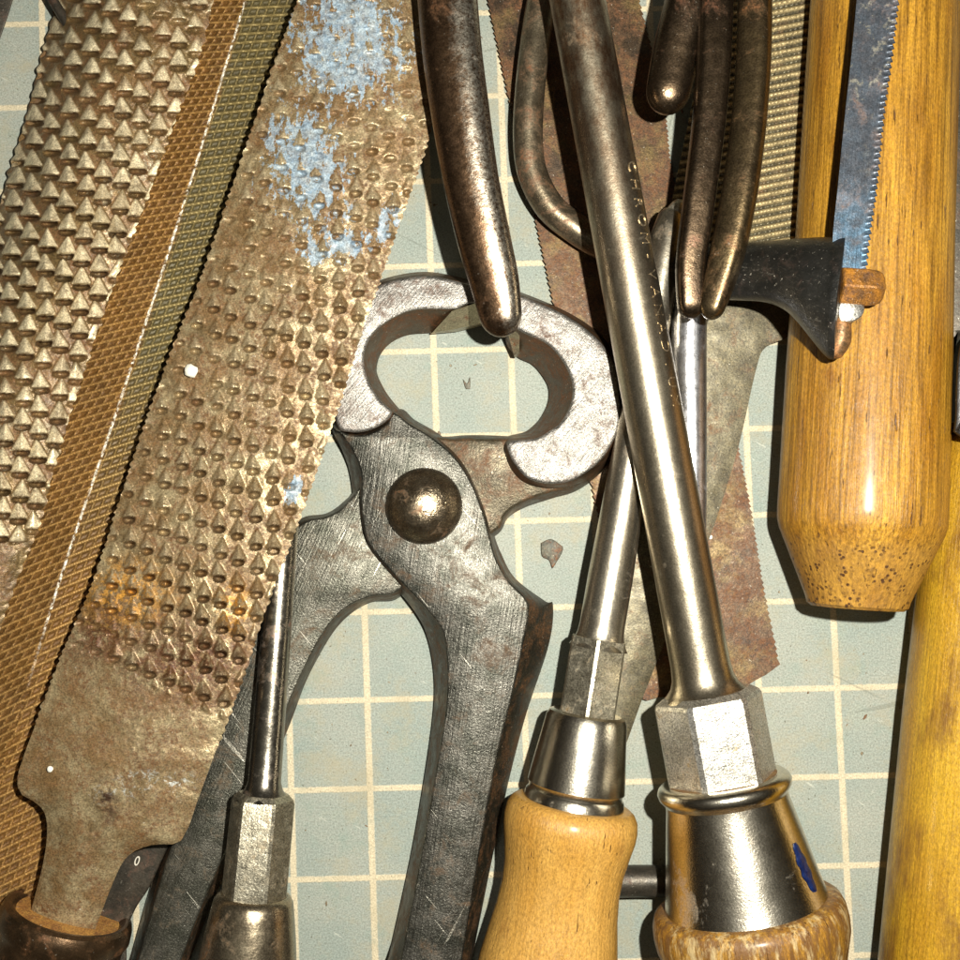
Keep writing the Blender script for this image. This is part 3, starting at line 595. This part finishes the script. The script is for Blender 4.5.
M['hex_dull'] = metal('dull hex steel', (0.52, 0.48, 0.37), (0.38, 0.34, 0.25), rust=(0.16, 0.10, 0.04), amt=0.18, metallic=0.95, rough=0.38, size=14, speck=0.4, bump=0.8, lump=1.5)
M['ferrule'] = metal('plated ferrule', (0.66, 0.61, 0.50), (0.54, 0.49, 0.39), rust=(0.28, 0.15, 0.04), amt=0.04, metallic=1.0, rough=0.235, size=40, speck=0.2, bump=0.42, lump=0.4, rvar=0.02, rust_rough=0.35)
M['ferrule_dark'] = metal('tarnished ferrule', (0.38, 0.32, 0.22), (0.31, 0.25, 0.17), rust=(0.20, 0.085, 0.03), amt=0.15, metallic=0.95, rough=0.27, size=30, speck=0.3, bump=0.35, rust_rough=0.4)
def worn_end(n, col, rg):
    sep = n.new('SeparateXYZ'); n.link(n.loc, sep.inputs[0])
    k = n.math('MULTIPLY', n.ramp(sep.outputs[1], 255, 330, 1, 0), n.ramp(n.noise(9, 5, 0.75, stretch=(1, 0.3, 1), off=(6, 2, 1)), 0.42, 0.56, 0, 0.85))
    col = n.mix(k, col, (0.13, 0.06, 0.02))
    k2 = n.ramp(n.noise(12, 5, 0.7, stretch=(1, 0.25, 1), off=(1, 7, 1)), 0.52, 0.64, 0, 0.7)
    return n.mix(k2, col, (0.55, 0.43, 0.22)), rg
M['wood_worn'] = wood('worn handle wood', (0.42, 0.22, 0.03), (0.22, 0.095, 0.012), streak=0.7, coat=0.3, extra=worn_end, dash=0.66)
M['wood_smooth'] = wood('smooth handle wood', (0.52, 0.29, 0.065), (0.42, 0.21, 0.035), streak=0.25, coat=0.35, dash=0.70, off=(3, 0, 0))
def hexprof(t0, t1, R, ch=5): return [(t0, R*0.80), (t0+ch, R), (t1, R), (t1+2, R*0.9)]

# long screwdriver
s1 = thing('long_screwdriver', 'long thick screwdriver with steel shaft, hexagonal bolster and worn wooden handle, crossing the others', 'screwdriver', cast(712, 740, 0)*[1, 1, 0])
A, B = (573, -24, 118), (706, 695, 98)
Ls = math.hypot(B[0]-A[0], B[1]-A[1])
lathe('shaft', A, B, [(0, 27.5), (Ls*0.2, 28), (Ls*0.5, 28.8), (Ls*0.93, 29.5), (Ls-30, 29.8), (Ls-18, 31), (Ls-10, 34), (Ls-4, 39), (Ls, 44), (Ls+4, 46)], M['shaft_long'], s1, seg=72)
A2, B2 = (706, 690, 98), (764, 1000, 96)
lathe('bolster', A2, B2, [(2, 44), (7, 52), (11, 54), (92, 54), (94, 50)], M['hex'], s1, sides=6, phase=0, sharp=20)
cp = [(92, 40), (90, 57), (91, 62), (94, 65.5), (98, 67), (103, 66), (107, 63), (110, 61), (116, 61.5), (150, 68), (190, 75.5), (216, 81), (222, 83), (226, 83), (228, 80)]
lathe('ferrule', A2, B2, cp, M['ferrule'], s1, seg=96)
M['grime'] = metal('brown grime', (0.28, 0.17, 0.06), (0.12, 0.07, 0.03), metallic=0.2, rough=0.6, size=6, speck=0.4)
lathe('grime_ring', A2, B2, [(90.5, 30), (90, 52), (91, 58), (93, 58)], M['grime'], s1, seg=48)
lathe('wooden_handle', A2, B2, [(216, 70), (215, 82), (216, 88), (220, 93), (228, 96), (240, 97), (252, 96), (268, 91), (285, 86), (310, 82), (345, 80)], M['wood_worn'], s1, seg=72)
# blue paint dab on the ferrule
a_, b_ = cast(*A2), cast(*B2); axv = (b_-a_)/np.linalg.norm(b_-a_); sdv = np.cross(axv, [0, 0, 1]); sdv /= np.linalg.norm(sdv); upv = np.cross(sdv, axv)
L2 = math.hypot(B2[0]-A2[0], B2[1]-A2[1])
rg_ = []
for i, t in enumerate(np.linspace(152, 200, 14)):
    c = a_+(b_-a_)*t/L2; R = rad(c, np.interp(t, [116, 150, 190, 216], [61.5, 68, 75.5, 81]))
    hw = 0.11*math.sin(math.pi*(i+0.4)/14)**0.5; th0 = math.radians(44)-0.0015*(t-170)
    row = []
    for q in range(9):
        f = -1+q/4; th = th0+hw*f*(1+0.15*math.sin(i*1.7)); row.append(c+(R+0.3+1.6*(1-f*f))*(-math.cos(th)*sdv+math.sin(th)*upv))
    th = th0; row.append(c+(R-2)*(-math.cos(th)*sdv+math.sin(th)*upv)); rg_.append(np.array(row))
Vp, Fp = rings_to_mesh(rg_)
n = NT('blue paint'); M['blue_paint'] = n.out(n.mix(n.ramp(n.noise(5, 3, 0.6), 0.4, 0.6), (0.002, 0.006, 0.035), (0.005, 0.015, 0.07)), 0.3, 0.0, n.bump(n.noise(4, 3, 0.6), 1.2))
mesh_obj('blue_paint_dab', Vp, Fp, M['blue_paint'], s1)
# stamped lettering along the shaft
a_, b_ = cast(*A), cast(*B); axv = (b_-a_)/np.linalg.norm(b_-a_); sdv = np.cross(axv, [0, 0, 1]); sdv /= np.linalg.norm(sdv); upv = np.cross(sdv, axv)
LV = []; LF = []
for i, ch in enumerate('CHROM-VANADIUM'):
    cu = bpy.data.curves.new('glyph', 'FONT'); cu.body = ch; cu.size = 17; cu.align_x = 'CENTER'; cu.align_y = 'CENTER'; cu.extrude = 0.5; cu.resolution_u = 3; cu.offset = -0.25
    to = bpy.data.objects.new('glyph', cu); sc.collection.objects.link(to)
    bpy.context.view_layer.update(); dg = bpy.context.evaluated_depsgraph_get(); me = bpy.data.meshes.new_from_object(to.evaluated_get(dg))
    py = 178+i*17.7; t = (py+24)/719.0; c = a_+(b_-a_)*t; R = rad(c, 28.3)
    base = len(LV)
    for v in me.vertices:       # glyph x runs down the shaft, glyph y runs round it
        th = math.radians(46)-(v.co.y)/R
        LV.append(c+axv*v.co.x+(R+0.25+v.co.z*1.1)*(-math.cos(th)*sdv+math.sin(th)*upv))
    for p in me.polygons: LF.append(tuple(base+j for j in p.vertices))
    bpy.data.objects.remove(to); bpy.data.curves.remove(cu); bpy.data.meshes.remove(me)
M['letters'] = metal('stamped letters', (0.62, 0.52, 0.36), (0.42, 0.33, 0.2), amt=0.1, metallic=0.9, rough=0.38, size=12)
mesh_obj('stamped_lettering', np.array(LV), LF, M['letters'], s1, smooth=False)

# middle screwdriver
s2 = thing('wooden_screwdriver', 'screwdriver with smooth pale wooden handle beside the pincers, its flat tip under the pliers', 'screwdriver', cast(600, 700, 0)*[1, 1, 0])
A, B = (674, 205, 62), (598, 650, 64); Ls = math.hypot(B[0]-A[0], B[1]-A[1])
rr_ = [(6, 10), (12, 14), (30, 17.5), (60, 18), (110, 16.5), (180, 17.5), (280, 20), (380, 22.5), (Ls-24, 22.6), (Ls-16, 23.4), (Ls-10, 25), (Ls-5, 27.6), (Ls-2, 29.5)]
lathe('shaft', A, B, rr_, M['shaft'], s2, seg=96)
plate('blade_tip', [(677, 199), (688, 206), (690, 235), (686, 270), (672, 300), (660, 290), (655, 262), (656, 238), (663, 214)], 74, 54, M['tip_steel'], s2, e=7, dome=2)
A2, B2 = (598, 645, 64), (543, 1000, 64)
lathe('bolster', A2, B2, [(-7, 20), (-6.5, 29.8), (3, 30.2), (76, 30.5), (78, 27)], M['hex_dull'], s2, sides=6, phase=84-60, sharp=20)
lathe('ferrule', A2, B2, [(71, 24), (69, 34), (71, 38), (76, 40.5), (100, 43.5), (130, 47.5), (144, 49), (147, 47.2), (150, 47.2), (153, 49.5), (164, 51), (169, 50.5), (171, 47)], M['ferrule'], s2, seg=96)
lathe('wooden_handle', A2, B2, [(161, 46), (160, 52), (161, 58), (164, 62), (170, 65.5), (180, 67), (190, 66.5), (205, 63.5), (225, 60), (245, 59), (270, 61), (295, 65), (320, 69), (350, 72)], M['wood_smooth'], s2, seg=72)

# small screwdriver, lower left
s3 = thing('slim_screwdriver', 'slim dark screwdriver with long hexagonal bolster at the lower left, beside the rasp', 'screwdriver', cast(255, 860, 0)*[1, 1, 0])
A, B = (296, 380, 44), (263, 800, 70); Ls = math.hypot(B[0]-A[0], B[1]-A[1])
M['dark_shaft'] = metal('dark polished shaft', (0.30, 0.27, 0.22), (0.22, 0.20, 0.16), amt=0.15, metallic=0.97, rough=0.24, size=30, speck=0.15, bump=0.3)
lathe('shaft', A, B, [(0, 13), (200, 14.5), (360, 16), (Ls-18, 16.5), (Ls-10, 19), (Ls-4, 24), (Ls, 28)], M['dark_shaft'], s3, seg=48)
A2, B2 = (264, 793, 70), (243, 1010, 72)
lathe('bolster', A2, B2, [(0, 25), (5, 30), (9, 31.5), (106, 32.5), (108, 29)], M['hex_dull'], s3, sides=6, phase=0, sharp=20)
lathe('ferrule', A2, B2, [(104, 26), (102, 33), (104, 36.5), (109, 39.5), (120, 41.5), (145, 45.5), (180, 50), (215, 53)], M['ferrule_dark'], s3, seg=72)

# ------------------------------------------------------------------ big wooden handle, hacksaw, right hand side
def pores(n, col, rg):
    sep = n.new('SeparateXYZ'); n.link(n.loc, sep.inputs[0])
    k = n.ramp(sep.outputs[1], 556, 574); v = n.new('TexVoronoi'); n.link(n.map((0.2, 0.2, 0.2)), v.inputs[0]); v.inputs['Scale'].default_value = 1
    d = n.ramp(v.outputs['Distance'], 0.28, 0.40, 1, 0); d = n.math('MULTIPLY', n.math('MULTIPLY', d, k), n.ramp(n.noise(14, 3, 0.6), 0.42, 0.55))
    col = n.mix(n.math('MULTIPLY', k, 0.35), col, (0.34, 0.19, 0.05)); col = n.mix(d, col, (0.06, 0.025, 0.008))
    #
    return col, rg
M['wood_big'] = wood('varnished handle wood', (0.48, 0.25, 0.026), (0.29, 0.125, 0.009), streak=0.85, coat=0.3, rough=0.46, extra=pores, dash=0.69)
A, B = (885, -20, 86), (857, 608, 86)
L = math.hypot(B[0]-A[0], B[1]-A[1])
prof = [(0, 71), (120, 73), (260, 76), (400, 79), (500, 81), (535, 82), (546, 81.5), (554, 79.5), (562, 76)]+[(562+q*8.2, 76-q*3.6) for q in range(1, 8)]+[(L-3, 49), (L, 45)]
tag(lathe('wooden_tool', A, B, prof, M['wood_big'], seg=96, wob=0.006), 'thick varnished wooden handle with chamfered end, behind the black bracket', 'wooden tool')
def stain(n, col, rg):
    k = n.ramp(n.noise(46, 6, 0.7, stretch=(1.3, 0.35, 1), off=(2, 5, 1)), 0.47, 0.62, 0, 0.85); return n.mix(k, col, (0.15, 0.065, 0.012)), rg
M['wood_yellow'] = wood('yellow handle wood', (0.48, 0.28, 0.018), (0.37, 0.19, 0.012), streak=0.2, coat=0.35, extra=stain, dash=0.76, off=(8, 0, 0))
tag(lathe('wooden_tool', (1016, 425, 80), (966, 980, 80), [(0, 50), (3, 60), (10, 68), (25, 73), (60, 75), (140, 78), (300, 82), (560, 84)], M['wood_yellow'], seg=96),
    'yellow wooden handle with brown stains at the lower right edge', 'wooden tool')
tag(plate('iron_strap', [(946, -20), (1010, -20), (1010, 300), (985, 334), (962, 336), (946, 330)], 70, 40, M['dark_steel'], e=6), 'dark iron strap right of the thick wooden handle, top edge of photo', 'iron strap')
M['black'] = metal('black paint', (0.012, 0.012, 0.012), (0.022, 0.02, 0.018), rust=(0.05, 0.03, 0.02), amt=0.2, metallic=0.1, rough=0.35, size=18, speck=0.05, bump=0.6)
tag(plate('black_bracket', [(962, 340), (1000, 340), (1010, 430), (975, 440), (955, 433), (955, 420)], 150, 100, M['black'], e=5), 'small black edge above the yellow handle at the right border', 'bracket')

hs = thing('hacksaw', 'hacksaw end with black flared frame, blue grey blade and rusty nut, over the wooden handle', 'hacksaw', cast(840, 280, 0)*[1, 1, 0])
def horn():
    secs = [(690, 243, 298, 70, 28), (730, 243, 300, 92, 29), (765, 241, 302, 118, 30), (785, 239, 309, 134, 31), (800, 238, 322, 148, 31), (815, 237, 340, 158, 31), (826, 237, 353, 166, 30), (833, 236.5, 359, 172, 29), (838, 237, 360, 176, 27)]
    P = spline(secs, 4.0); rings = []; locs = []
    for x, yt, yb, zc, hz in P:
        th = np.arange(40)*2*math.pi/40; c, s = np.cos(th), np.sin(th)
        yy = (yt+yb)/2-(yb-yt)/2*np.sign(c)*np.abs(c)**0.8; zz = zc+hz*np.sign(s)*np.abs(s)**0.9
        xx = x+np.clip((yy-250)/110, 0, 1)*(-4)+(x-690)/148*7*np.clip((300-yy)/60, 0, 1)
        g = cast(xx, yy, zz); rings.append(g); locs.append(g)
    V, Fc = rings_to_mesh(rings); return V, Fc
def scuff(n, col, met, rg):
    k = n.ramp(n.noise(7, 6, 0.8, stretch=(1, 2.2, 1), rot=0.5, off=(3, 3, 3)), 0.56, 0.70, 0, 0.8); k = n.math('MULTIPLY', k, n.ramp(n.noise(34, 2, 0.5), 0.45, 0.65))
    return n.mix(k, col, (0.14, 0.125, 0.10)), met, n.math('ADD', rg, n.math('MULTIPLY', k, 0.2))
M['black_frame'] = metal('black enamelled frame', (0.007, 0.007, 0.006), (0.014, 0.013, 0.011), rust=(0.03, 0.018, 0.012), amt=0.15, metallic=0.1, rough=0.36, size=20, speck=0.03, bump=0.9, extra=scuff)
V, Fc = horn(); mesh_obj('frame_end', V, Fc, M['black_frame'], hs)
M['rim'] = metal('brown rim', (0.20, 0.12, 0.055), (0.10, 0.06, 0.03), rust=(0.3, 0.12, 0.03), amt=0.4, metallic=0.6, rough=0.36, size=12, speck=0.3)
tube('frame_rim', [(843, 300, 182, 7), (842, 322, 182, 9), (840, 340, 180, 11), (836, 350, 178, 9)], M['rim'], hs, end1=True, end0=True)
def bl_extra(n, col, met, rg):
    sep = n.new('SeparateXYZ'); n.link(n.loc, sep.inputs[0])
    k = n.math('MULTIPLY', n.ramp(sep.outputs[1], 190, 262, 0.25, 1), n.ramp(n.noise(18, 4, 0.7), 0.3, 0.6)); col = n.mix(k, col, (0.09, 0.17, 0.25))
    k2 = n.ramp(n.noise(15, 6, 0.75, off=(4, 4, 4)), 0.56, 0.64, 0, 0.8); k2 = n.math('MULTIPLY', k2, n.ramp(sep.outputs[1], 90, 140, 1, 0.15)); col = n.mix(k2, col, (0.45, 0.42, 0.33))
    return col, met, rg
M['hs_blade'] = metal('blue grey saw steel', (0.11, 0.11, 0.12), (0.075, 0.072, 0.078), rust=(0.13, 0.07, 0.04), amt=0.2, metallic=0.65, rough=0.36, size=24, speck=0.25, bump=0.5, brush=0.0, extra=bl_extra)
def hs_edge(s, L, R):
    return np.zeros_like(s), 3.4*((s/6.4) % 1.0)-0.5
strip('blade', [(858, -14, 899, -14), (852, 50, 892, 50), (845, 115, 883, 115), (838, 185, 876, 185), (833, 235, 869, 235), (833, 272, 865, 270)], lambda x, y, u, v: 181+0*x+np.clip((u-0.86)*9, 0, 1.2)*np.sin(v*2*math.pi/6.4), 176, M['hs_blade'], hs, step=1.0, edge=hs_edge, loc_u=True)
M['rust_nut'] = metal('orange rusty nut', (0.46, 0.19, 0.025), (0.13, 0.065, 0.025), rust=(0.10, 0.045, 0.018), amt=0.3, metallic=0.35, rough=0.30, size=13, speck=0.25, bump=2.2)
lathe('nut', (838, 286, 184), (884, 289, 184), [(0, 18), (1, 20), (28, 20), (36, 19), (41, 16.5), (44, 12)], M['rust_nut'], hs, sides=6, phase=20, sharp=25)
plate('washer', [(841, 300), (853, 298), (864, 306), (862, 316), (853, 322), (841, 322), (838, 312)], 190, 176, M['hex'], hs, e=2)

dv = []; df = []; rs = np.random.RandomState(21)
for q in range(420):
    x = rs.uniform(-10, 970); y = rs.uniform(-10, 970); r = 0.5+1.4*rs.rand()**3; k = 1+2.5*rs.rand()**3; a = rs.rand()*math.pi
    c = cast(x, y, 0); b0 = len(dv); m = 5
    for z, f in ((0.15, 1.0), (0.15+r*0.7, 0.6)):
        for i in range(m):
            t = i*2*math.pi/m; px, py_ = math.cos(t)*r*k*f*(0.7+0.6*rs.rand()), math.sin(t)*r*f*(0.7+0.6*rs.rand())
            dv.append(c+np.array([px*math.cos(a)-py_*math.sin(a), px*math.sin(a)+py_*math.cos(a), z]))
    for i in range(m): df.append((b0+i, b0+(i+1) % m, b0+m+(i+1) % m, b0+m+i))
    df.append(tuple(b0+m+i for i in range(m)))
M['dust'] = metal('workshop dust', (0.13, 0.10, 0.06), (0.30, 0.24, 0.15), amt=0.3, metallic=0.1, rough=0.6, size=40, speck=0.2)
tag(mesh_obj('dust', np.array(dv), df, M['dust']), 'fine brown dust and filings scattered on the mat', None, None, 'stuff')
# ------------------------------------------------------------------ bits cut by the top left corner, crumbs
tag(plate('dark_blade_corner', [(-40, -30), (19, -30), (13, 0), (0, 39), (-12, 70), (-40, 90)], 24, 6, M['dark_steel'], e=2), 'dark metal tool edge cut off by the top left corner', 'tool')
tag(tube('thin_rod', [(44, -16, 30, 5), (54, 2, 30, 5), (66, 22, 30, 5), (80, 50, 30, 5)], M['dark_steel']), 'thin dark rod end at the top, beside the half round rasp', 'rod')
n = NT('white crumb'); M['crumb'] = n.out((0.75, 0.72, 0.62), 0.5, 0.0, n.bump(n.noise(3, 2, 0.6), 0.5))
def crumb(x, y, z, r, label, seed):
    c = cast(x, y, z); rs = np.random.RandomState(seed); rings = []
    for q in range(7):
        f = -math.pi/2*0.97+q/6*math.pi*0.97; th = np.arange(12)*2*math.pi/12; k = r*math.cos(f)*(1+0.25*(rs.rand(12)-0.5))
        rings.append(c+np.stack([np.cos(th)*k, np.sin(th)*k, np.full(12, r*0.6*math.sin(f))], -1))
    V, Fc = rings_to_mesh(rings); return tag(mesh_obj('crumb', V, Fc, M['crumb'], origin=tuple(c)), label, 'crumb')
crumb(191, 371, 97, 6.5, 'white paint crumb stuck on the blue stained rasp', 1)
crumb(710, 537, 12, 2.6, 'tiny white crumb on the rusty saw blade tip right of the silver rod', 2)
crumb(50, 769, 95, 3.0, 'tiny pale blue crumb on the smooth lower part of the stained rasp', 3)
for o in sc.objects:
    if '_o' in o.keys(): del o['_o']
